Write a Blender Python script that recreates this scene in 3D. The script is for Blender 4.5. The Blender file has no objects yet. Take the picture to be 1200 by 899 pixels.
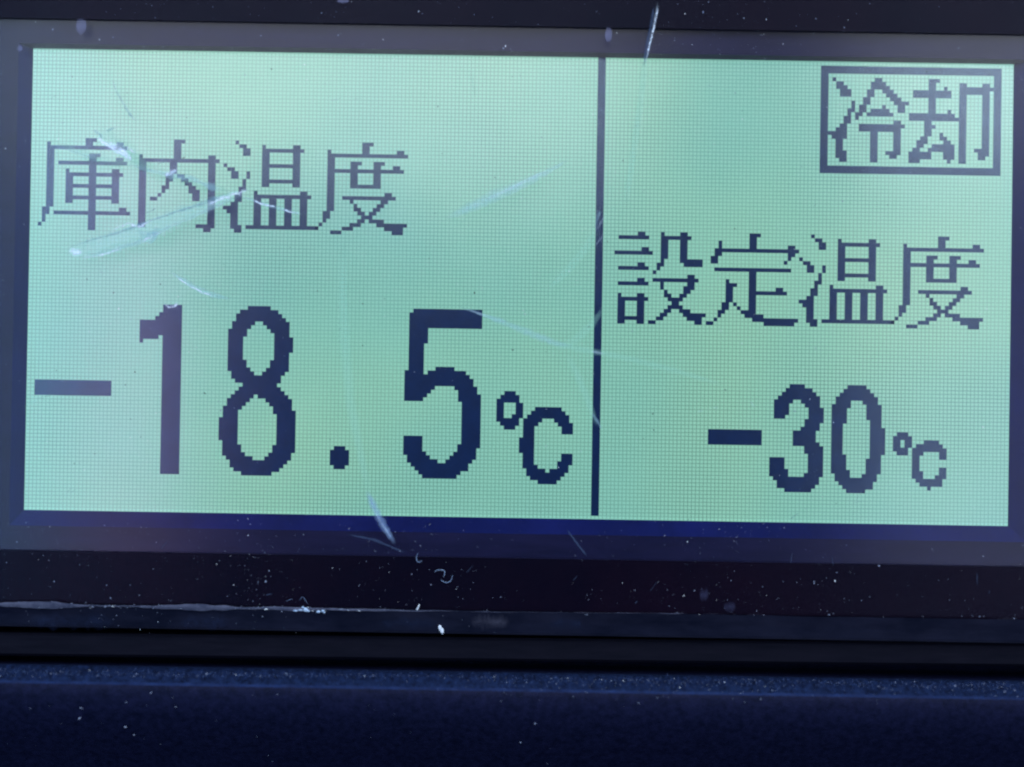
import bpy, bmesh, math, random
from mathutils import Vector, Matrix, noise

S = 0.001                      # everything below is measured in millimetres
sc = bpy.context.scene
col = sc.collection

# ------------------------------------------------------------------ camera
CAM = (-0.525934807, -164.329879, 86.9592061, 1.58124943, -0.0165428419, 0.000841584195)
F_PX = 600 / math.tan(math.radians(20))
cd = bpy.data.cameras.new('camera'); cam = bpy.data.objects.new('camera', cd); col.objects.link(cam)
cam.location = [c * S for c in CAM[:3]]
cam.rotation_euler = CAM[3:]
cd.sensor_fit = 'HORIZONTAL'; cd.sensor_width = 36; cd.lens = 18 / math.tan(math.radians(20))
cd.clip_start = 0.002; cd.clip_end = 50
cd.dof.use_dof = True; cd.dof.focus_distance = 0.1626; cd.dof.aperture_fstop = 4.6
sc.camera = cam
sc.view_settings.view_transform = 'Standard'; sc.view_settings.look = 'None'
sc.view_settings.exposure = 0; sc.view_settings.gamma = 1
sc.cycles.use_denoising = True
sc.cycles.filter_width = 2.1
sc.cycles.transparent_max_bounces = 32
sc.cycles.max_bounces = 8
sc.cycles.sample_clamp_indirect = 3

# ------------------------------------------------------------------ light
w = bpy.data.worlds.new('World'); sc.world = w; w.use_nodes = True
w.node_tree.nodes['Background'].inputs[0].default_value = (0.10, 0.20, 0.50, 1)
w.node_tree.nodes['Background'].inputs[1].default_value = 0.05

def area(name, loc, target, sx, sy, power, colour):
    l = bpy.data.lights.new(name, 'AREA'); l.shape = 'RECTANGLE'
    l.size = sx * S; l.size_y = sy * S; l.energy = power; l.color = colour
    o = bpy.data.objects.new(name, l); col.objects.link(o)
    o.location = Vector(loc) * S
    o.rotation_euler = (Vector(target) - Vector(loc)).to_track_quat('-Z', 'Y').to_euler()
    return o
area('top_haze_light', (-60, -300, 284), (-20, -100, 95), 250, 312, 1.45, (1.0, 0.94, 0.92))  # added lamp behind the camera, reflects as pale haze over the upper screen
area('second_top_haze_light', (180, -300, 286), (20, -100, 95), 200, 245, 1.05, (1.0, 0.95, 0.90))  # second added lamp, splits the upper haze so it falls unevenly
area('side_light', (-236, -300, 95), (-236, 0, 95), 176, 250, 0.66, (0.42, 0.78, 1.0))
area('pink_strip_light', (-128, -300, 80), (-128, 0, 80), 30, 190, 0.11, (1.0, 0.58, 0.82))  # added narrow lamp, its pink reflection tints the left characters
area('room_light', (215, -300, 75), (215, 0, 75), 200, 260, 0.50, (0.92, 0.88, 1.0))

# ------------------------------------------------------------------ helpers
P, ZC = 0.45, 100.0            # dot pitch, height of the middle of the screen
UN, VN = 255, 120
def dot(u, v, h=0.0): return Vector(((u - 127.5) * P, -h, ZC - (v - 60.86) * P))
RM = cam.rotation_euler.to_matrix()
def at(px, py, h):
    """the point h millimetres in front of the dot layer that stands behind photo pixel px, py"""
    d = RM @ Vector(((px - 600) / F_PX, -(py - 449.5) / F_PX, -1))
    c = Vector(CAM[:3]); t = (-h - c.y) / d.y
    return c + d * t
def zat(py, h): return at(600, py, h).z

def link(name, verts, faces, mats, parent=None, uvs=None, smooth=False, mi=None):
    me = bpy.data.meshes.new(name)
    me.from_pydata([[c * S for c in v] for v in verts], [], faces)
    for m in (mats if isinstance(mats, (list, tuple)) else [mats]): me.materials.append(m)
    if uvs:
        l = me.uv_layers.new(name='UVMap')
        for i, lp in enumerate(me.loops): l.data[i].uv = uvs[lp.vertex_index]
    if mi:
        for p, k in zip(me.polygons, mi): p.material_index = k
    if smooth:
        for p in me.polygons: p.use_smooth = True
    me.update()
    o = bpy.data.objects.new(name, me); col.objects.link(o)
    if parent: o.parent = parent
    return o

class MB:
    def __init__(s): s.v = []; s.f = []; s.mi = []
    def add(s, vs, fs, k=0):
        b = len(s.v); s.v += [tuple(v) for v in vs]; s.f += [tuple(i + b for i in f) for f in fs]; s.mi += [k] * len(fs)
    def box(s, x0, x1, y0, y1, z0, z1, k=0):
        s.add([(x0,y0,z0),(x1,y0,z0),(x1,y1,z0),(x0,y1,z0),(x0,y0,z1),(x1,y0,z1),(x1,y1,z1),(x0,y1,z1)],
              [(0,3,2,1),(4,5,6,7),(0,1,5,4),(1,2,6,5),(2,3,7,6),(3,0,4,7)], k)
    def build(s, name, mats, parent=None, smooth=False): return link(name, s.v, s.f, mats, parent, None, smooth, s.mi)

def ring(mb, outer, inner, k=0):
    """a band of quads between two rectangles given as ((x0, z0, x1, z1), h)"""
    def c(r): (x0, z0, x1, z1), h = r; return [(x0,-h,z0),(x1,-h,z0),(x1,-h,z1),(x0,-h,z1)]
    mb.add(c(outer) + c(inner), [(0,1,5,4),(1,2,6,5),(2,3,7,6),(3,0,4,7)], k)

# ------------------------------------------------------------------ materials
def mat(name):
    m = bpy.data.materials.new(name); m.use_nodes = True; m.node_tree.nodes.clear()
    return m, m.node_tree.nodes, m.node_tree.links
def N(ns, t, **kw):
    n = ns.new(t)
    for k, v in kw.items(): setattr(n, k, v)
    return n
def math_node(ns, ls, op, a, b=None, c=None, clamp=False):
    n = ns.new('ShaderNodeMath'); n.operation = op; n.use_clamp = clamp
    for i, x in enumerate((a, b, c)):
        if x is None: continue
        if isinstance(x, (int, float)): n.inputs[i].default_value = x
        else: ls.new(x, n.inputs[i])
    return n.outputs[0]
def ramp(ns, ls, fac, stops):
    r = ns.new('ShaderNodeValToRGB'); cr = r.color_ramp
    while len(cr.elements) < len(stops): cr.elements.new(0.5)
    for e, (p, c) in zip(cr.elements, stops): e.position = p; e.color = c if len(c) == 4 else (*c, 1)
    ls.new(fac, r.inputs[0]); return r.outputs[0]
def noise_tex(ns, ls, scale, detail=4, rough=.6, vec=None):
    n = ns.new('ShaderNodeTexNoise'); n.inputs['Scale'].default_value = scale; n.inputs['Detail'].default_value = detail
    n.inputs['Roughness'].default_value = rough
    if vec: ls.new(vec, n.inputs['Vector'])
    return n.outputs['Fac']
def objco(ns, ls, scale=(1, 1, 1)):
    t = ns.new('ShaderNodeTexCoord'); m = ns.new('ShaderNodeMapping'); m.inputs['Scale'].default_value = scale
    ls.new(t.outputs['Object'], m.inputs['Vector']); return m.outputs[0]

def plastic(name, c0, c1, scale, rough=.5, spec=.5, bump=0.0, bscale=4000, stretch=(1, 1, 1), metal=0.0, tint=(.55, .68, 1)):
    m, ns, ls = mat(name)
    b = ns.new('ShaderNodeBsdfPrincipled'); o = ns.new('ShaderNodeOutputMaterial'); ls.new(b.outputs[0], o.inputs[0])
    v = objco(ns, ls, stretch)
    f = noise_tex(ns, ls, scale, 6, .65, v)
    ls.new(ramp(ns, ls, f, [(.3, c0), (.7, c1)]), b.inputs['Base Color'])
    ls.new(ramp(ns, ls, noise_tex(ns, ls, scale * 3, 4, .6, v), [(.3, (rough*.8,)*3), (.7, (min(1, rough*1.2),)*3)]), b.inputs['Roughness'])
    b.inputs['Specular Tint'].default_value = (*tint, 1)
    b.inputs['Specular IOR Level'].default_value = spec; b.inputs['Metallic'].default_value = metal
    if bump:
        bm = ns.new('ShaderNodeBump'); bm.inputs['Strength'].default_value = bump; bm.inputs['Distance'].default_value = .0001
        ls.new(noise_tex(ns, ls, bscale, 3, .6, v), bm.inputs['Height']); ls.new(bm.outputs[0], b.inputs['Normal'])
    return m

def screen_material():
    m, ns, ls = mat('lcd_glass_lit')
    uv = N(ns, 'ShaderNodeUVMap', uv_map='UVMap'); sp = ns.new('ShaderNodeSeparateXYZ'); ls.new(uv.outputs[0], sp.inputs[0])
    def gap(s, hi):                                   # 1 on the thin dark line between two dots
        f = math_node(ns, ls, 'FRACT', s)
        d = math_node(ns, ls, 'ABSOLUTE', math_node(ns, ls, 'SUBTRACT', f, .5))
        g = math_node(ns, ls, 'GREATER_THAN', d, .39)
        ok = math_node(ns, ls, 'MULTIPLY', math_node(ns, ls, 'GREATER_THAN', s, .15), math_node(ns, ls, 'LESS_THAN', s, hi))
        return math_node(ns, ls, 'MULTIPLY', g, ok)
    g = math_node(ns, ls, 'MAXIMUM', gap(sp.outputs[0], UN - .15), gap(sp.outputs[1], VN + .05))
    inside = math_node(ns, ls, 'MULTIPLY', math_node(ns, ls, 'LESS_THAN', sp.outputs[1], VN + .1), math_node(ns, ls, 'GREATER_THAN', sp.outputs[1], 1.0))
    v = objco(ns, ls)
    cloud = noise_tex(ns, ls, 26, 2, .45, v)           # uneven backlight, contrast raised to paint in pale room reflections
    base = ramp(ns, ls, cloud, [(.30, SCREEN_A), (.50, SCREEN_B), (.70, SCREEN_C)])
    fine = noise_tex(ns, ls, 2600, 1, .5, v)          # dot to dot unevenness
    patch = math_node(ns, ls, 'MULTIPLY_ADD', noise_tex(ns, ls, 30, 3, .6, v), 1.6, -.45, clamp=True)   # lines fade in patches
    k = math_node(ns, ls, 'SUBTRACT', 1.0, math_node(ns, ls, 'MULTIPLY', g, math_node(ns, ls, 'MULTIPLY_ADD', patch, .52, .18)))
    k = math_node(ns, ls, 'MULTIPLY', k, math_node(ns, ls, 'MULTIPLY_ADD', fine, .12, .94))
    k = math_node(ns, ls, 'MULTIPLY', k, math_node(ns, ls, 'MULTIPLY_ADD', inside, -.10, 1.10))
    b = ns.new('ShaderNodeBsdfPrincipled'); o = ns.new('ShaderNodeOutputMaterial'); ls.new(b.outputs[0], o.inputs[0])
    b.inputs['Base Color'].default_value = (.008, .015, .016, 1); b.inputs['Roughness'].default_value = .19; b.inputs['Specular IOR Level'].default_value = .44
    ls.new(base, b.inputs['Emission Color']); ls.new(k, b.inputs['Emission Strength'])
    return m
SCREEN_A, SCREEN_B, SCREEN_C = (.212, .525, .462), (.254, .575, .448), (.312, .622, .440)

def dark_dot_material():
    m, ns, ls = mat('lcd_dark_dot')
    v = objco(ns, ls)
    b = ns.new('ShaderNodeBsdfPrincipled'); o = ns.new('ShaderNodeOutputMaterial'); ls.new(b.outputs[0], o.inputs[0])
    b.inputs['Specular Tint'].default_value = (.62, .86, 1, 1); b.inputs['Base Color'].default_value = (.003, .005, .016, 1); b.inputs['Roughness'].default_value = .19; b.inputs['Specular IOR Level'].default_value = .44
    ls.new(ramp(ns, ls, noise_tex(ns, ls, 420, 4, .6, v), [(.3, (.0001, .007, .034)), (.7, (.0004, .011, .055))]), b.inputs['Emission Color'])
    b.inputs['Emission Strength'].default_value = 1.0
    return m

def lens_material(name='clear_acrylic', rough=.32, fac=.0008, tint=(.55, .7, 1, 1)):
    m, ns, ls = mat(name)
    t = ns.new('ShaderNodeBsdfTransparent'); t.inputs[0].default_value = (.97, .985, 1, 1)
    g = ns.new('ShaderNodeBsdfGlossy'); g.inputs['Roughness'].default_value = rough; g.inputs[0].default_value = tint
    x = ns.new('ShaderNodeMixShader'); o = ns.new('ShaderNodeOutputMaterial')
    x.inputs[0].default_value = fac
    ls.new(t.outputs[0], x.inputs[1]); ls.new(g.outputs[0], x.inputs[2]); ls.new(x.outputs[0], o.inputs[0])
    return m

def scratch_material(name, colour, alpha, nscale=900, power=1.0, lo=.35, glow=0.0):
    """a scuffed groove: clear at its rims and ends, whitened where the surface is broken"""
    m, ns, ls = mat(name)
    uv = N(ns, 'ShaderNodeUVMap', uv_map='UVMap'); sp = ns.new('ShaderNodeSeparateXYZ'); ls.new(uv.outputs[0], sp.inputs[0])
    d = math_node(ns, ls, 'MULTIPLY', math_node(ns, ls, 'ABSOLUTE', math_node(ns, ls, 'SUBTRACT', sp.outputs[1], .5)), 2)
    across = math_node(ns, ls, 'POWER', math_node(ns, ls, 'SUBTRACT', 1.0, d, clamp=True), power)
    e = math_node(ns, ls, 'MULTIPLY', math_node(ns, ls, 'MINIMUM', sp.outputs[0], math_node(ns, ls, 'SUBTRACT', 1.0, sp.outputs[0])), 7, clamp=True)
    n = noise_tex(ns, ls, nscale, 5, .7, objco(ns, ls))
    n = math_node(ns, ls, 'MULTIPLY_ADD', math_node(ns, ls, 'SUBTRACT', n, .5), 2.4, .5, clamp=True)
    n = math_node(ns, ls, 'MULTIPLY_ADD', n, 1 - lo, lo)
    a = math_node(ns, ls, 'MULTIPLY', math_node(ns, ls, 'MULTIPLY', across, e), math_node(ns, ls, 'MULTIPLY', n, alpha), clamp=True)
    t = ns.new('ShaderNodeBsdfTransparent'); df = ns.new('ShaderNodeBsdfDiffuse'); df.inputs[0].default_value = (*colour, 1)
    x = ns.new('ShaderNodeMixShader'); o = ns.new('ShaderNodeOutputMaterial')
    ls.new(a, x.inputs[0]); ls.new(t.outputs[0], x.inputs[1]); ls.new(df.outputs[0], x.inputs[2]); ls.new(x.outputs[0], o.inputs[0])
    return m

def dust_material(name, c0, c1):
    m, ns, ls = mat(name)
    b = ns.new('ShaderNodeBsdfPrincipled'); o = ns.new('ShaderNodeOutputMaterial'); ls.new(b.outputs[0], o.inputs[0])
    ls.new(ramp(ns, ls, noise_tex(ns, ls, 700, 3, .6, objco(ns, ls)), [(.3, c0), (.7, c1)]), b.inputs['Base Color'])
    b.inputs['Roughness'].default_value = .9
    return m

M_SCREEN, M_DARK, M_LENS = screen_material(), dark_dot_material(), lens_material()
M_FRAME = plastic('slate_metal_frame', (.0035, .0045, .019), (.0065, .0072, .030), 90, .40, .05, .08, 3000, (1, 1, 6), 0.0, (.66, .62, 1))
M_BEVEL = plastic('navy_bevel', (.001, .003, .034), (.003, .0058, .060), 120, .45, .08)
M_MASK = plastic('black_print', (.0008, .0013, .0055), (.0035, .0018, .0065), 40, .30, .035)
M_EDGE = plastic('frosted_acrylic_edge', (.0015, .003, .011), (.009, .012, .030), 110, .6, .10, .2, 2500, (1, 1, 3))
M_TRIM = plastic('black_rubber', (.0014, .002, .0055), (.003, .0035, .0085), 120, .7, .06, .2, 2500, (1, 1, 8))
M_CASE = plastic('navy_grained_plastic', (.0010, .0022, .0115), (.0044, .0066, .029), 1300, .6, .08, .7, 3600)
M_LIP = plastic('scuffed_plastic_lip', (.0006, .0022, .012), (.006, .016, .062), 1500, .8, .1, .9, 5000)
M_RIDGE = plastic('plastic_edge_highlight', (.002, .0065, .034), (.006, .018, .078), 420, .6, .1, .5, 5000)  # lighter blue paints the highlight line along the lip's ridge
M_DUST = dust_material('pale_dust', (.30, .42, .60), (.55, .68, .82))
M_DIM = dust_material('grey_blue_dust', (.05, .08, .16), (.15, .21, .34))
M_GRIT = dust_material('dark_grit', (.004, .012, .020), (.02, .05, .06))

# ------------------------------------------------------------------ the controller
root = bpy.data.objects.new('temperature_controller', None); col.objects.link(root)
root.empty_display_size = .01
root['label'] = 'navy plastic temperature controller with a lit green dot matrix screen behind a scratched clear window'
root['category'] = 'temperature controller'

# lit panel, visible through the metal frame
lx0, lx1 = dot(-.03, 0).x, dot(255.05, 0).x
lz0, lz1 = dot(0, 120.85).z, dot(0, .87).z
pv = [dot(-4, 125), dot(259, 125), dot(259, -4), dot(-4, -4)]
pu = [(-4, 125), (259, 125), (259, -4), (-4, -4)]
back = [Vector((p.x, 2.4, p.z)) for p in pv]
panel = link('lcd_screen', pv + back, [(0,1,2,3),(7,6,5,4),(0,4,5,1),(1,5,6,2),(2,6,7,3),(3,7,4,0)], M_SCREEN, root, pu + pu)

GLYPHS = {
    'ko': (2, 24, 24, [3584, 2100236, 4194302, 3145728, 3147520, 3147276, 3670014, 3147264, 3212824, 3276796, 3245592, 3245592, 3276792, 3245592, 3245592, 3276792, 3245592, 3147264, 6292998, 7340031, 4195840, 4195840, 8390144, 1536]),
    'nai': (28, 24, 21, [3584, 3072, 3072, 3072, 1051654, 2097151, 1579014, 1579014, 1579014, 1586694, 1585926, 1581446, 1597638, 1589478, 1605734, 1769574, 1572870, 1572870, 1572870, 1572870, 1572870, 1572870, 1572926, 12]),
    'onn': (50, 24, 25, [2097152, 1589344, 819184, 811104, 24672, 24672, 16809952, 12607584, 6578272, 6578272, 557024, 548960, 1572864, 1114136, 3276796, 3250584, 6396312, 31562136, 14784920, 6396312, 6396312, 6396312, 7864319, 3145728]),
    'do': (74, 24, 24, [3584, 3072, 1051654, 2097151, 1572864, 1601984, 1597836, 2097150, 1597824, 1597824, 1597824, 1605504, 1572864, 1572912, 1703928, 1589344, 1581248, 1585536, 3152640, 3149312, 2104256, 4223231, 8503358, 917518]),
    'minus': (2, 87, 20, [1048575, 1048575, 1048575, 1048575]),
    'one': (29, 67, 11, [31, 31, 63, 127, 2047, 2047, 2047, 2047, 2015, 1055, 31, 31, 31, 31, 31, 31, 31, 31, 31, 31, 31, 31, 31, 31, 31, 31, 31, 31, 31, 31, 31, 31, 31, 31, 31, 31, 31, 31, 31, 31, 31, 31, 31, 31]),
    'eight': (50, 67, 20, [8064, 32736, 65520, 65528, 129532, 127228, 254076, 254012, 245822, 245822, 245822, 245822, 245820, 245820, 254076, 254076, 258300, 129528, 131056, 65520, 16352, 32752, 65528, 130044, 258302, 254078, 507966, 491583, 491551, 1015839, 1015839, 1015839, 1015839, 1015839, 1015839, 491551, 507967, 507967, 516222, 260350, 131068, 131064, 65520, 16320]),
    'point': (79, 103, 5, [14, 31, 31, 31, 31, 14]),
    'five': (98, 67, 20, [262143, 524287, 524287, 524287, 524287, 507904, 507904, 507904, 507904, 491520, 491520, 491520, 491520, 491520, 491520, 495488, 1032176, 1048568, 1048572, 1048572, 1044606, 1040446, 1032255, 1015871, 31, 31, 31, 31, 31, 31, 31, 31, 31, 1015839, 1015839, 1015871, 1015870, 1032318, 516350, 522748, 262136, 131064, 65504, 32704]),
    'celsius': (122, 88, 20, [229376, 507904, 1032192, 811008, 812024, 813052, 847870, 1040158, 515599, 236551, 7175, 7168, 15360, 15360, 15360, 15360, 7175, 7175, 7183, 7694, 4030, 4092, 2040, 496]),
    'rei': (207, 5, 21, [524672, 394176, 459744, 231024, 230968, 3100, 19471, 22598, 56294, 47088, 106496, 98316, 204798, 466940, 2032396, 983820, 393996, 393996, 393996, 459580, 459544, 197376]),
    'kyaku': (228, 5, 22, [114688, 98694, 102911, 2095614, 2095494, 98694, 98694, 98694, 100742, 4193670, 4194182, 196998, 229766, 196998, 205190, 405894, 924038, 851334, 1703326, 4136334, 4136332, 3672448]),
    'setsu': (152, 46, 24, [198752, 8359920, 3168, 3168, 101472, 16764000, 3168, 2174, 202814, 8359936, 8192, 24, 212988, 8357912, 2104, 1072, 4392544, 8356800, 6488448, 6489024, 6489712, 6491199, 8329246, 6512646]),
    'tei': (176, 46, 24, [7168, 6144, 1054720, 1054726, 4194303, 3145734, 6291460, 6291464, 0, 4194300, 6144, 6144, 268288, 464896, 399408, 401400, 399360, 399360, 858112, 825344, 1603584, 1064448, 2101247, 12583422]),
    'onn_r': (200, 46, 25, [2097152, 1589344, 819184, 811104, 24672, 24672, 16809952, 12607584, 6578272, 6578272, 557024, 548960, 1572864, 1114136, 3276796, 3250584, 6396312, 31562136, 14784920, 6396312, 6396312, 6396312, 7864319, 3145728]),
    'degree_r': (224, 46, 24, [3584, 3072, 1051654, 2097151, 1572864, 1601984, 1597836, 2097150, 1597824, 1597824, 1597824, 1605504, 1572864, 1572912, 1703928, 1589344, 1581248, 1585536, 3152640, 3149312, 2104256, 4223231, 8503358, 917518]),
    'minus_s': (177, 97, 14, [16383, 16383, 16383, 16383]),
    'three': (193, 85, 14, [480, 1016, 2044, 4094, 7998, 7710, 7695, 7695, 7183, 31, 30, 62, 252, 252, 252, 254, 31, 31, 15, 15375, 15375, 15375, 15887, 15903, 8190, 4094, 4092, 1016]),
    'zero': (209, 85, 14, [992, 2032, 4088, 8188, 7740, 15902, 15390, 15390, 15390, 15374, 14350, 14351, 14351, 14351, 14351, 14351, 14351, 14351, 15374, 15390, 15390, 15390, 15902, 7740, 8188, 4088, 2040, 992]),
    'celsius_s': (225, 97, 14, [7168, 15872, 13884, 14078, 15871, 7619, 387, 384, 384, 387, 451, 455, 254, 126, 16]),
}
NAMES = {'one': 'digit', 'eight': 'digit', 'five': 'digit', 'three': 'digit', 'zero': 'digit', 'point': 'decimal_point',
         'minus': 'minus_sign', 'minus_s': 'minus_sign', 'celsius': 'celsius_symbol', 'celsius_s': 'celsius_symbol'}
HD = 0.025                                             # dark dots lie just over the glass
def dots(name, runs):
    mb = MB()
    for u0, u1, v0, v1 in runs:
        a, b, c, d = dot(u0, v1, HD), dot(u1, v1, HD), dot(u1, v0, HD), dot(u0, v0, HD)
        mb.add([a, b, c, d], [(0, 1, 2, 3)])
    return mb.build(name, M_DARK, panel)
for key, (u0, v0, wd, rows) in GLYPHS.items():
    runs = []
    for r, value in enumerate(rows):
        bits = format(value, '0%db' % wd); i = 0
        while i < wd:
            if bits[i] == '1':
                j = i
                while j < wd and bits[j] == '1': j += 1
                runs.append((u0 + i + .03, u0 + j - .03, v0 + r, v0 + r + 1)); i = j
            else: i += 1
    dots(NAMES.get(key, 'kanji_character'), runs)
dots('divider_line', [(147, 149, .3, 120)])
dots('status_frame', [(205, 252, 2, 4), (205, 252, 28, 30), (205, 207, 4, 28), (250, 252, 4, 28)])

# metal frame round the glass, with a bevel running down to it
HF = 1.5
bx0, bx1 = at(17, 300, HF).x, lx1 + 1.75
bz0, bz1 = zat(625.5, HF), lz1 + .22
fm = MB()
out = (-68, ZC - 40, 68, ZC + 40)
ring(fm, (out, HF), ((bx0, bz0, bx1, bz1), HF))
ring(fm, (out, -3), (out, HF))
frame = fm.build('lcd_frame', M_FRAME, root)
bm_ = MB()
ring(bm_, ((bx0, bz0, bx1, bz1), HF), ((lx0, lz0, lx1, lz1), .06))
bm_.build('inner_bevel', M_BEVEL, frame)

# printed border behind the window
HM = 2.6
mx0, mx1 = -66.0, 66.0
mz0, mz1 = zat(654.5, HM), zat(30.5, HM)
mk = MB(); lens_out = (-73, zat(744, 2.2), 73, ZC + 44)
ring(mk, ((-73, zat(716, HM), 73, ZC + 44), HM), ((mx0, mz0, mx1, mz1), HM))
ring(mk, ((mx0, mz0, mx1, mz1), HM), ((mx0, mz0, mx1, mz1), HM - .25))
mk.build('printed_border', M_MASK, root)

# clear pane added behind the printed border to mirror the lamps as haze
M_HAZE_PANE = lens_material("added_haze_pane", .20, .0062, (.92, .97, 1, 1))
fl = MB(); fl.box(mx0 - .5, mx1 + .5, -2.25, -2.10, mz0 - .5, mz1 + .5)
fl.build('added_haze_pane', M_HAZE_PANE, root)

# the clear window, its lower rim chamfered and frosted
HL = 3.5
zc = zat(716.5, HL); zb = zat(742.5, 2.0)
n_ = 160; rnd = random.Random(5)
vs, fs, mi = [], [], []
xs = [-73 + 146 * i / n_ for i in range(n_ + 1)]
for i, x in enumerate(xs):
    wob = .10 * noise.noise(Vector((x * .16, 3, 0))) + .05 * noise.noise(Vector((x * .9, 7, 0)))
    vs += [(x, -HL, ZC + 44), (x, -HL, zc + wob), (x, -2.0, zb), (x, -2.75, zb), (x, -2.75, ZC + 44)]
for i in range(n_):
    a = i * 5; b = a + 5
    fs += [(a+1, b+1, b, a), (a+2, b+2, b+1, a+1), (a+3, b+3, b+2, a+2), (a+4, b+4, b+3, a+3), (a, b, b+4, a+4)]
    mi += [0, 1, 1, 0, 1]
e = n_ * 5
fs += [(0, 4, 3, 2, 1), (e, e+1, e+2, e+3, e+4)]; mi += [1, 1]
lens = link('cover_window', vs, fs, [M_LENS, M_EDGE], root, None, False, mi)

# rubber trim strip under the window, standing in a dark slot
tz1, tz0 = zat(748, 1.6), zat(775, 1.6)
tm = MB()
prof = [(-3, tz0), (1.3, tz0), (1.6, tz0 + .3), (1.6, tz1 - .3), (1.3, tz1), (-3, tz1)]
vv = [(x, -h, z) for x in (-73, 73) for h, z in prof]; k = len(prof)
tm.add(vv, [(i, i + 1, k + i + 1, k + i) for i in range(k - 1)] + [tuple(range(k))[::-1], tuple(range(k, 2 * k))])
trim = tm.build('rubber_trim', M_TRIM, root)
trim.rotation_euler = (0, math.radians(-.35), 0)
trim.location = Vector((0, 0, 0))
piv = Vector((0, 0, (tz0 + tz1) / 2)) * S
trim.location = piv - Matrix.Rotation(math.radians(-.35), 3, 'Y') @ piv

# housing: a tray with a raised rounded surround, its lower lip rough
zl = zat(790, 3.4); zr = zat(806.5, 4.9)
bm = MB()
nx = 700
x0h, x1h = -90.0, 90.0
prof = [(-6, zl - .5, 0), (1.0, zl - .25, .05), (3.1, zl - .05, .8), (3.5, zl - .25, 1.4), (4.0, zl - .6, 1.3), (4.5, zl - 1.0, .9), (4.8, zl - 1.35, .35), (5.02, zr - .35, .15), (5.12, zr - .9, .06),
        (5.08, zr - 1.7, .03), (4.80, zr - 2.9, .02), (4.2, zr - 4.2, .0), (3.2, zr - 5.8, 0), (1.9, zr - 7.6, 0), (.3, zr - 9.6, 0), (-1.6, zr - 12, 0), (-3.5, zr - 15, 0), (-3.5, .6, 0), (.4, 0, 0), (-30, 0, 0)]
k = len(prof); vs, fs, mi = [], [], []
for i in range(nx + 1):
    x = x0h + (x1h - x0h) * i / nx
    for j, (h, z, a) in enumerate(prof):
        q = Vector((x * 2.1, j * 1.7, 0)); q2 = Vector((x * 6.3, j * 3.1, 9))
        dz = a * (.20 * noise.noise(q) + .34 * noise.noise(q2)); dh = a * (.12 * noise.noise(q2 + Vector((50, 0, 0))) + .12 * noise.noise(q * 4))
        vs.append((x, -(h + dh), z + dz))
for i in range(nx):
    for j in range(k - 1):
        a = i * k + j; b = a + k
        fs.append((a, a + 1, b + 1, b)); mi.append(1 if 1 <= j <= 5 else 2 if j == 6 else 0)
bm.add(vs, fs)
bm.mi = mi
bm2 = MB()
top = ZC + 62
for xa, xb, za, zb_ in ((x0h, -75, zl - .4, top), (75, x1h, zl - .4, top), (-75, 75, ZC + 46, top)):
    bm2.box(xa, xb, -4.6, 6, za, zb_)
bm2.box(x0h, x1h, 6, 30, 0, top)
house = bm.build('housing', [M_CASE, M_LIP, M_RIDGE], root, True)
bm2.build('housing_surround', M_CASE, root)

# ------------------------------------------------------------------ scratches in the window
HS = HL + .02
def ribbon(name, pts, material, h=HS, seed=0, jit=.25, step=3.0, parent=lens):
    """pts: (px, py, width) along the scratch; a thin ridged strip that lies in the window's face"""
    r = random.Random(seed); P2 = []
    for (x0, y0, w0), (x1, y1, w1) in zip(pts, pts[1:]):
        n = max(2, int(math.hypot(x1 - x0, y1 - y0) / step))
        for i in range(n): t = i / n; P2.append((x0 + (x1-x0)*t, y0 + (y1-y0)*t, w0 + (w1-w0)*t))
    P2.append(pts[-1])
    L = len(P2) - 1; vs, us = [], []
    for i, (x, y, wd) in enumerate(P2):
        a, b = P2[max(0, i-1)], P2[min(L, i+1)]
        d = Vector((b[0]-a[0], b[1]-a[1])).normalized(); nrm = Vector((-d.y, d.x))
        wl, wr = wd/2 * (1 + r.uniform(-jit, jit)), wd/2 * (1 + r.uniform(-jit, jit))
        t = i / L
        for q, vv_ in ((-wl, 0), (0, .5), (wr, 1)):
            p = at(x + nrm.x*q, y + nrm.y*q, h + (.012 if q == 0 else 0)); vs.append(p); us.append((t, vv_))
    fs = []
    for i in range(L):
        a = i*3; fs += [(a, a+1, a+4, a+3), (a+1, a+2, a+5, a+4)]
    return link(name, vs, fs, material, parent, us, True)

BLUE = (.62, .80, 1.0); PALE = (.80, .92, 1.0)
m_veil = scratch_material('scuff_faint', (.17, .40, .38), .26, 700, .5, .55)  # mint light of the screen behind is put into the scuff colour
m_mid = scratch_material('scuff_medium', (.17, .34, .47), .50, 1200, .6, .25)
m_bright = scratch_material('scuff_bright', (.46, .62, .86), .95, 1500, .8, .05)
m_dark = scratch_material('groove_dark_edge', (.05, .16, .28), .75, 900, .9, .2)  # paints the gouge's dark refraction outlines, also serves plain dark scratches
m_line = scratch_material('scratch_line', (.34, .50, .70), .40, 1500, .8, .25)
m_dim = scratch_material('scuff_on_dark', (.035, .065, .14), .7, 900, .7, .4)
m_gouge = scratch_material('gouge_floor', (.23, .45, .49), .50, 600, .45, .35)
m_blue = scratch_material('scuff_blue', (.13, .23, .44), .75, 900, .7, .4)
def scratch(pts, m, seed=0, jit=.25, name='scratch', h=HS, step=3.0):
    return ribbon(name, pts, m, h, seed, jit, step)
H2, H3 = HS + .012, HS + .024
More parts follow.
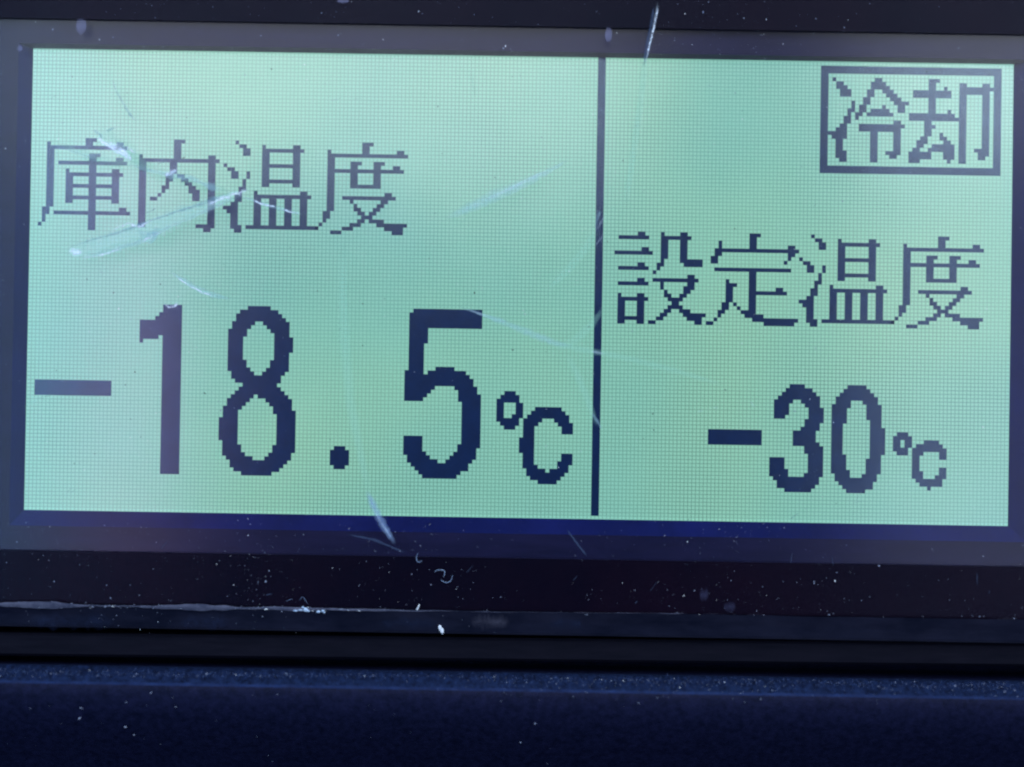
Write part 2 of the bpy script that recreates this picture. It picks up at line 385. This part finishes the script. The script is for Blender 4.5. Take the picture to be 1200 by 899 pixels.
# the wide gouge under the first characters
scratch([(76,296,6),(92,294,18),(120,288,24),(150,279,27),(180,268,25),(215,252,21),(250,238,15),(282,226,6)], m_gouge, 1, .3)
scratch([(78,291,2),(108,281,3),(138,273,3.5),(160,265,5),(176,259,2.5),(205,249,3),(235,240,4),(268,228,5),(286,223,2)], m_dark, 2, .5, h=H2)
scratch([(86,303,3),(126,295,4),(160,285,5),(186,272,4),(214,259,3),(244,246,4),(268,235,5),(288,227,2)], m_mid, 3, .5, h=H2)
scratch([(160,268,4),(170,277,10),(186,270,9),(176,284,6),(168,280,4)], m_mid, 4, .5, h=H3)
scratch([(242,240,4),(262,232,7),(280,226,6),(292,221,2)], m_bright, 5, .6, h=H3)
scratch([(80,293,6),(88,295,13),(97,296,6)], m_bright, 6, .3, h=H3)
# chips over the first character
scratch([(112,160,3),(120,166,7),(130,171,9),(140,176,12),(147,182,9),(156,188,4)], m_bright, 7, .5)
scratch([(120,168,3),(128,171,4),(136,176,6),(144,181,6),(150,184,2)], m_bright, 8, .6, h=H2)
scratch([(110,152,3),(115,156,5),(120,162,3)], m_dark, 9, .4, h=H3)
scratch([(124,154,3),(131,151,3),(136,150,2)], m_dark, 10, .4, h=H3)
scratch([(137,166,3),(142,170,4),(150,176,3)], m_mid, 11, .5, h=H3)
scratch([(116,152,10),(140,168,20),(160,186,18),(176,196,8)], m_veil, 12, .3)
scratch([(62,166,4),(84,174,8),(108,184,12),(138,190,14),(160,191,8)], m_veil, 13, .3)
scratch([(60,170,2),(84,177,3),(104,184,3),(120,187,2)], m_mid, 14, .4, h=H2)
scratch([(128,166,2),(134,170,4),(139,169,2)], m_bright, 60, .7, h=H3, step=1.2)
scratch([(138,176,3),(145,177,6),(151,183,5),(154,190,2)], m_bright, 61, .8, h=H3, step=1.2)
scratch([(148,172,2),(156,178,3),(160,180,1.5)], m_bright, 62, .8, h=H3, step=1.2)
scratch([(130,270,1.5),(150,262,2.5),(164,266,4),(178,258,2)], m_bright, 63, .9, h=H3, step=1.5)
scratch([(166,284,2),(178,276,4),(190,272,2)], m_bright, 64, .9, h=H3, step=1.5)
scratch([(96,303,1.5),(118,299,2.5),(142,292,1.5)], m_bright, 65, .9, h=H3, step=1.5)
scratch([(210,246,1.5),(226,242,2.5),(244,234,3),(262,228,1.5)], m_dark, 66, .8, h=H3, step=1.5)
# the line running on to the right
scratch([(142,188,5),(165,196,9),(190,203,10),(215,209,13),(236,215,10),(256,221,9),(276,228,4)], m_veil, 15, .3)
scratch([(148,191,2),(166,198,3),(186,202,4),(202,206,9),(222,209,8),(238,215,5),(250,220,9),(262,224,3)], m_mid, 16, .5, h=H2)
scratch([(193,206,3),(200,203,7),(208,199,3)], m_bright, 17, .5, h=H3)
scratch([(240,221,3),(247,219,9),(254,222,4)], m_mid, 18, .5, h=H3)
scratch([(280,229,2),(300,236,4),(318,242,5),(340,248,4),(358,252,2)], m_mid, 19, .6)
scratch([(296,234,2),(306,239,3),(316,241,3),(324,243,1.5)], m_bright, 20, .5, h=H2)
scratch([(332,245,2),(341,249,3),(350,250,1.5)], m_bright, 21, .5, h=H2)
scratch([(170,250,1.5),(180,246,2),(182,244,1.5)], m_dark, 22, .3)
scratch([(184,193,1.5),(192,189,3),(197,185,1.5)], m_mid, 23, .4)
# marks by the digits
scratch([(198,317,3),(214,328,6),(232,339,8),(250,346,8),(272,351,3)], m_mid, 24, .25)
scratch([(206,324,1.5),(222,335,2.5),(238,343,3),(252,348,2)], m_bright, 25, .4, h=H2)
scratch([(192,355,2),(198,360,4),(204,360,4),(209,354,2)], m_bright, 26, .5)
scratch([(520,257,5),(545,246,12),(580,230,16),(612,216,13),(640,202,8),(668,187,3)], m_mid, 27, .15)
scratch([(566,235,2),(586,226,3),(606,217,4),(624,208,3),(640,201,2)], m_line, 28, .6, h=H2)
scratch([(536,359,2),(560,367,4),(585,376,8),(615,388,9),(650,402,9),(672,407,5)], m_mid, 29, .2)
scratch([(548,362,1.2),(560,367,2),(572,371,1.2)], m_line, 30, .4, h=H2)
scratch([(640,402,10),(690,411,8),(740,421,8),(790,434,8),(850,452,4)], m_veil, 31, .2)
scratch([(692,411,2),(700,413,4),(708,415,2)], m_line, 32, .3, h=H2)
scratch([(708,360,4),(696,377,9),(676,398,12),(650,410,8)], m_veil, 33, .2)
scratch([(664,415,8),(676,438,10),(688,468,9),(700,500,5)], m_veil, 34, .2)
scratch([(694,484,2),(699,492,4),(705,503,2)], m_mid, 35, .3, h=H2)
scratch([(704,246,2),(700,256,4),(697,268,2)], m_mid, 36, .3)
scratch([(709,252,1.2),(703,263,2),(697,272,1.2)], m_line, 37, .3, h=H2)
scratch([(708,275,1.2),(703,281,2),(697,288,1.2)], m_line, 38, .3, h=H2)
scratch([(700,270,10),(682,298,11),(662,320,10),(642,340,6)], m_veil, 39, .2)
# the long upright scuff that ends over the lower bevel
scratch([(403,282,8),(402,340,11),(404,400,15),(410,470,14),(422,530,11),(434,588,9)], m_veil, 40, .15)
scratch([(430,575,6),(438,594,10),(448,613,11),(463,638,5)], m_blue, 41, .2)
scratch([(437,596,2),(446,612,3),(458,630,2)], m_line, 42, .6, h=H2)
# the bright cut through the upper edge
scratch([(771,2,2),(769,16,3),(765,36,3),(760,58,3),(756,76,2)], m_line, 43, .5)
scratch([(772,6,1.5),(769,20,2.5),(766,34,2.5),(761,54,2.5),(758,68,1.5)], m_bright, 44, .9, h=H2, step=1.2)
scratch([(767,6,3),(764,24,4),(761,42,5),(757,62,6),(754,80,3)], m_dim, 45, .8, step=1.2)
scratch([(757,64,8),(752,110,10),(745,160,10),(738,210,9),(733,245,6)], m_veil, 46, .15)
scratch([(131,92,1.5),(136,106,2.5),(144,121,3),(152,134,4),(160,143,2)], m_dark, 47, .3)
scratch([(551,80,2),(554,96,3),(557,114,2)], m_veil, 48, .2)
scratch([(407,626,2),(440,633,4),(475,648,2)], m_dim, 49, .4)
scratch([(664,620,2),(674,634,3),(688,652,2)], m_dim, 50, .4)
scratch([(26,478,3),(44,468,4),(64,461,2)], m_veil, 51, .4)
rh = random.Random(77)
for i in range(34):                                   # hairlines left by wiping
    if i < 22: x, y = rh.uniform(50, 1180), rh.uniform(70, 600)
    else: x, y = rh.uniform(20, 1180), rh.uniform(605, 712)
    a = rh.gauss(-.9, .5); L = rh.uniform(4, 15)
    scratch([(x, y, .8), (x + L*.5*math.cos(a), y + L*.5*math.sin(a), rh.uniform(.9, 1.5)), (x + L*math.cos(a) + rh.uniform(-1, 1), y + L*math.sin(a), .7)], m_line if i < 22 else m_dim, 100 + i, .4, 'hairline_scratch', HS + .03)
# dried smears
def smear(x, y, sx, sy, m, seed, h=HS):
    return ribbon('smear', [(x - sx/2, y, sy*.5), (x - sx*.2, y, sy), (x + sx*.25, y, sy), (x + sx/2, y, sy*.5)], m, h, seed, .25, 2.0)
m_smear = scratch_material('dried_smear', (.12, .15, .30), .55, 420, .45, .45)
smear(95, 31, 13, 19, m_smear, 1); smear(713, 41, 9, 17, m_smear, 2); smear(402, 1, 15, 6, m_smear, 3); smear(23, 57, 7, 8, m_smear, 4)
m_haze = scratch_material('faint_smear', (.03, .04, .10), .45, 500, .7, .3)
smear(825, 697, 11, 15, m_haze, 5); smear(855, 711, 15, 13, m_haze, 6)


# ------------------------------------------------------------------ dust and lint
def blob(mb, c, rx, rz, ry, r, k=0, ang=None):
    """a flattened crumb"""
    n = r.choice((5, 6, 7)); a0 = r.uniform(0, 6.28) if ang is None else ang
    vs = [(c.x, c.y - ry, c.z)]
    for i in range(n):
        t = i / n * 6.2832; q = r.uniform(.7, 1.25)
        ex, ez = rx * q * math.cos(t), rz * q * math.sin(t)
        vs.append((c.x + ex*math.cos(a0) - ez*math.sin(a0), c.y, c.z + ex*math.sin(a0) + ez*math.cos(a0)))
    mb.add(vs, [(0, 1 + i, 1 + (i+1) % n) for i in range(n)] + [tuple(range(n, 0, -1))], k)

def stuff(o, label):
    o['label'] = label; o['category'] = 'dust'; o['kind'] = 'stuff'; return o
def lens_pt(px, py):
    if py <= 716: return at(px, py, HL + .004)
    t = min(1, (py - 716) / 26); return at(px, py, HL + (2.0 - HL) * t + .03)
def chamfer_h(py): return HL + (2.0 - HL) * min(1, max(0, (py - 716.5) / 26))
rd = random.Random(11)
dm = MB()
for i in range(5200):
    q = rd.random(); x = rd.uniform(-20, 1220)
    if q < .34: y = rd.uniform(612, 742)
    elif q < .46: y = rd.uniform(0, 62)
    else: y = rd.uniform(50, 615)
    if q < .2 and rd.random() < .6: x = rd.choice((rd.gauss(390, 90), rd.gauss(840, 60), rd.gauss(180, 120)))
    if noise.noise(Vector((x * .012, y * .016, 4))) + .5 * noise.noise(Vector((x * .04, y * .05, 8))) < rd.uniform(-.5, .46): continue
    s = min(.10, .018 * math.exp(rd.gauss(.15, .55)))
    if q > .46: s *= .8
    blob(dm, at(x, y, chamfer_h(y) + .012), s * rd.uniform(.7, 1.8), s, s * .4, rd, 0 if rd.random() < (.45 if q > .46 else .10) else 1)
stuff(dm.build('dust', [M_DUST, M_DIM]), 'fine pale dust specks scattered over the clear window and its dark border')

gm = MB()
for (x, y, s) in [(513,125,1.6),(149,109,1.6),(580,208,1.5),(518,180,1.1),(730,188,1.6),(556,343,1.9),(601,410,1.8),(503,303,1.1),(510,250,1.2),(690,383,1.6),(765,485,2),(766,504,1.4),
        (425,356,1.9),(425,405,1.6),(240,461,2),(147,451,1.7),(158,436,2),(66,434,1.6),(165,512,1.5),(102,327,1.6),(188,333,1.6),(133,343,1.8),(712,283,1.4),(861,268,1.4),(865,318,1.8),(850,457,1.6),
        (972,341,1.7),(1015,344,1.5),(85,90,1.2),(318,81,1.8),(219,138,1.4),(1086,84,2),(215,185,2.2),(372,341,1.3),(153,491,1.4),(111,532,1.6),(87,543,1.5),(1130,348,1.2),(884,350,1.2),(1186,400,1.2),
        (451,350,1.1),(387,515,1.3),(625,410,1.2),(640,412,1.1),(783,455,1.1),(754,514,1.2),(930,120,1.2),(1040,240,1.2),(870,130,1.1),(600,90,1.2),(340,290,1.2),(480,570,1.1),(980,590,1.1),(200,130,1.2),(262,310,1.1)]:
    s *= .055
    blob(gm, at(x, y, HL + .015), s * rd.uniform(.9, 1.5), s * .8, s * .4, rd)
stuff(gm.build('grit', M_GRIT), 'tiny dark grit specks lying on the window in front of the lit screen')

# the window's worn lower corner: a wavy whitened burr
wv, wf = [], []
for i in range(700):
    x = -12 + 900 * i / 699
    base = 708.5 + 9.0 * min(600, max(0, x)) / 600 + (max(0, x - 600)) * .007
    f = 1.0 if x < 400 else max(.22 * max(0, .3 + 2 * noise.noise(Vector((x * .02, 4, 0)))), 1 - (x - 400) / 140)
    t = max(.2, .6 + 1.4 * noise.noise(Vector((x * .011, 1, 0))) + .35 * noise.noise(Vector((x * .07, 5, 0)))) * f
    up = base - 3.2 * t + .8 * noise.noise(Vector((x * .03, 9, 0)))
    for j, (dy, hh) in enumerate(((0, 0), (1.2 * t, .10), (3.6 * t, .07), (6.2 * t, -.05))):
        wv.append(at(x, up + dy, HL + hh * min(1, t) + .01))
for i in range(699):
    for j in range(3): a = i * 4 + j; wf.append((a, a + 1, a + 5, a + 4))
M_WORN = plastic('whitened_acrylic', (.006, .011, .032), (.055, .070, .125), 520, .8, .2, .4, 3000)
link('worn_edge', wv, wf, M_WORN, lens, None, True)

# fluff along the lower rim of the window
fm_ = MB()
for i in range(260):
    if rd.random() < .5: x = rd.uniform(-10, 425)
    else: x = rd.choice((rd.gauss(250, 60), rd.gauss(60, 40), rd.gauss(360, 40), rd.uniform(420, 1210)))
    y = (708 + 9.5 * min(600, x) / 600 if x < 600 else 717.5 + (x - 600) * .008) + rd.gauss(0, 1.4)
    s = min(.12, .03 * math.exp(rd.gauss(0, .5)))
    blob(fm_, at(x, y, HL + .02), s * rd.uniform(1.2, 3), s * .7, s * .6, rd, 0 if rd.random() < .12 else 1, rd.gauss(0, .15))
stuff(fm_.build('rim_dust', [M_DUST, M_DIM]), 'grey dust packed along the lower rim of the clear window')

def house_h(py):
    h = 5.0
    for _ in range(6):
        z = zat(py, h)
        for (h0, z0, a0), (h1, z1, a1) in zip(prof[2:], prof[3:]):
            if z1 <= z <= z0: h = h0 + (h1 - h0) * (z0 - z) / max(1e-6, z0 - z1)
    return h
hm = MB()
for i in range(760):
    x = rd.uniform(-15, 1215); y = 784 + x * .0135 + abs(rd.gauss(4, 8))
    if i > 690: y = rd.uniform(815, 899)
    s = min(.09, .024 * math.exp(rd.gauss(0, .5)))
    blob(hm, at(x, y, house_h(y) + .06), s * rd.uniform(.6, 1.4), s * rd.uniform(.8, 2), s * .7, rd, 0 if rd.random() < .06 else 1)
for (x, y, sx, sy) in [(148,823,2,3.5),(95,830,1.5,6),(93,842,2,5),(147,852,3,4),(627,848,3,4),(177,812,4,3),(325,814,2,2),(975,874,3,3.5),(890,828,3,3),(610,870,3,3),(790,850,2,3),(90,780,0,0)]:
    if sx: blob(hm, at(x, y, house_h(y) + .05), sx * .038, sy * .038, .04, rd, 1)
for i in range(900):                                  # fuzz standing on the lip's top edge
    x = rd.uniform(-15, 1215); y = 783.5 + x * .0135 + rd.gauss(4, 2.6)
    s = rd.uniform(.02, .06)
    blob(hm, at(x, y, house_h(y) + .05), s * .7, s * rd.uniform(.8, 2.4), s * .6, rd, 2, rd.gauss(0, .3))
M_FUZZ = dust_material('blue_fuzz', (.008, .022, .085), (.035, .08, .22))
stuff(hm.build('housing_dust', [M_DUST, M_DIM, M_FUZZ]), 'blue grey dust caught on the rough lip of the housing')

def fibre(name, lines, rad, material, label, h=HL + .06):
    mb = MB(); org = at(*lines[0][0], h); n = 5
    for pts in lines:
        P3 = [at(x, y, h + .03 * math.sin(i * 1.3)) for i, (x, y) in enumerate(pts)]
        # round the corners
        for _ in range(2):
            Q = [P3[0]]
            for a, b in zip(P3, P3[1:]): Q += [a.lerp(b, .25), a.lerp(b, .75)]
            P3 = Q + [P3[-1]]
        vs = []
        for i, p in enumerate(P3):
            d = (P3[min(len(P3)-1, i+1)] - P3[max(0, i-1)]).normalized(); s = d.cross(Vector((0, 1, 0))).normalized(); t = s.cross(d)
            rr = rad * (.55 + .45 * math.sin(math.pi * i / (len(P3)-1)))
            vs += [p + s * rr * math.cos(k * 6.2832/n) + t * rr * math.sin(k * 6.2832/n) for k in range(n)]
        fs = [(i*n + k, i*n + (k+1) % n, (i+1)*n + (k+1) % n, (i+1)*n + k) for i in range(len(P3)-1) for k in range(n)]
        mb.add(vs, fs + [tuple(range(n))[::-1], tuple(range(len(vs)-n, len(vs)))])
    o = mb.build(name, material, None, True); o['label'] = label; o['category'] = 'lint'; return o
Z = lambda L, x0, y0: [(x0 + a/7.5, y0 + b/7.5) for a, b in L]
M_FIB = dust_material('blue_lint', (.07, .13, .28), (.16, .27, .48))
fibre('lint_fibre', [Z([(222,138),(206,180),(222,222),(258,205)], 460, 630)], .04, M_FIB, 'short hooked lint fibre on the dark border just below the slate band')
fibre('lint_fibre', [Z([(370,300),(405,282),(455,288),(462,312),(448,348)], 460, 630), Z([(430,372),(445,390),(485,398),(515,380),(528,330)], 460, 630)], .036, M_FIB, 'curled lint fibre on the dark border, bigger and lower than the hooked one')
fibre('lint_fibre', [Z([(410,112),(440,98),(470,92)], 280, 690), Z([(528,105),(560,66),(580,95),(605,135)], 280, 690)], .018, M_FIB, 'thin wispy hair rising from the dust clump on the window rim')
M_CLUMP = dust_material('bluish_dust', (.10, .20, .40), (.30, .46, .70))
def crumb(name, parts, label, m):
    mb = MB()
    for (x, y, sx, sy, a) in parts: blob(mb, at(x, y, chamfer_h(y) + .05), sx * .05, sy * .05, .12, rd, 0, a)
    o = mb.build(name, m); o['label'] = label; o['category'] = 'dust flake'; return o
crumb('dust_flake', [(517,738,5,11,.3),(515.5,735,3.5,6,.1)], 'white elongated flake stuck on the lower edge of the window', M_DUST)
crumb('dust_flake', [(490.5,711,2.2,6,-.3),(489,714,2,3,0)], 'small pale sliver just above the window rim, left of the white flake', M_DUST)
crumb('dust_clump', [(352,715,7,3,0),(358,714,6,5,.3),(361,716,5,3,0),(346,716,6,2.5,0),(355,712,4,3,.6)], 'bluish white clump of dust on the window rim under a wispy hair', M_CLUMP)
crumb('dust_clump', [(373,717,5,3,0),(378,716,4,3.5,.4),(380,718,3,2,0)], 'smaller bluish dust clump on the window rim right of the big clump', M_CLUMP)

# smudged film on the window's lower rim
def rim_smear(x, y, sx, sy, m, seed):
    vs, us, fs = [], [], []; n = 24; r = random.Random(seed)
    for i in range(n + 1):
        t = i / n; X = x - sx/2 + sx * t; e = (1 - (2*t - 1) ** 4) ** .5
        a, b = y - sy/2 * e * r.uniform(.6, 1.1) - .3, y + sy/2 * e * r.uniform(.6, 1.1) + .3
        for j, Y in enumerate((a, (a + b) / 2, b)): vs.append(at(X, Y, chamfer_h(Y) + .09)); us.append((t, j / 2))
    for i in range(n):
        for j in range(2): a = i * 3 + j; fs.append((a, a + 1, a + 4, a + 3))
    return link('smear', vs, fs, m, lens, us, True)
m_film = scratch_material('rim_film', (.045, .055, .10), .75, 450, .8, 0)
m_film2 = scratch_material('rim_film_blue', (.012, .020, .055), .8, 600, .7, 0)
rim_smear(574, 729, 46, 21, m_film, 1); rim_smear(85, 728, 110, 22, m_film2, 2); rim_smear(240, 729, 60, 20, m_film2, 3)
rim_smear(1181, 728, 30, 10, m_film, 4); rim_smear(914, 726, 28, 9, m_film, 5); rim_smear(885, 724, 24, 12, m_film, 6)
rim_smear(480, 730, 70, 18, m_film2, 7); rim_smear(700, 731, 120, 18, m_film2, 8); rim_smear(870, 731, 90, 16, m_film2, 9)
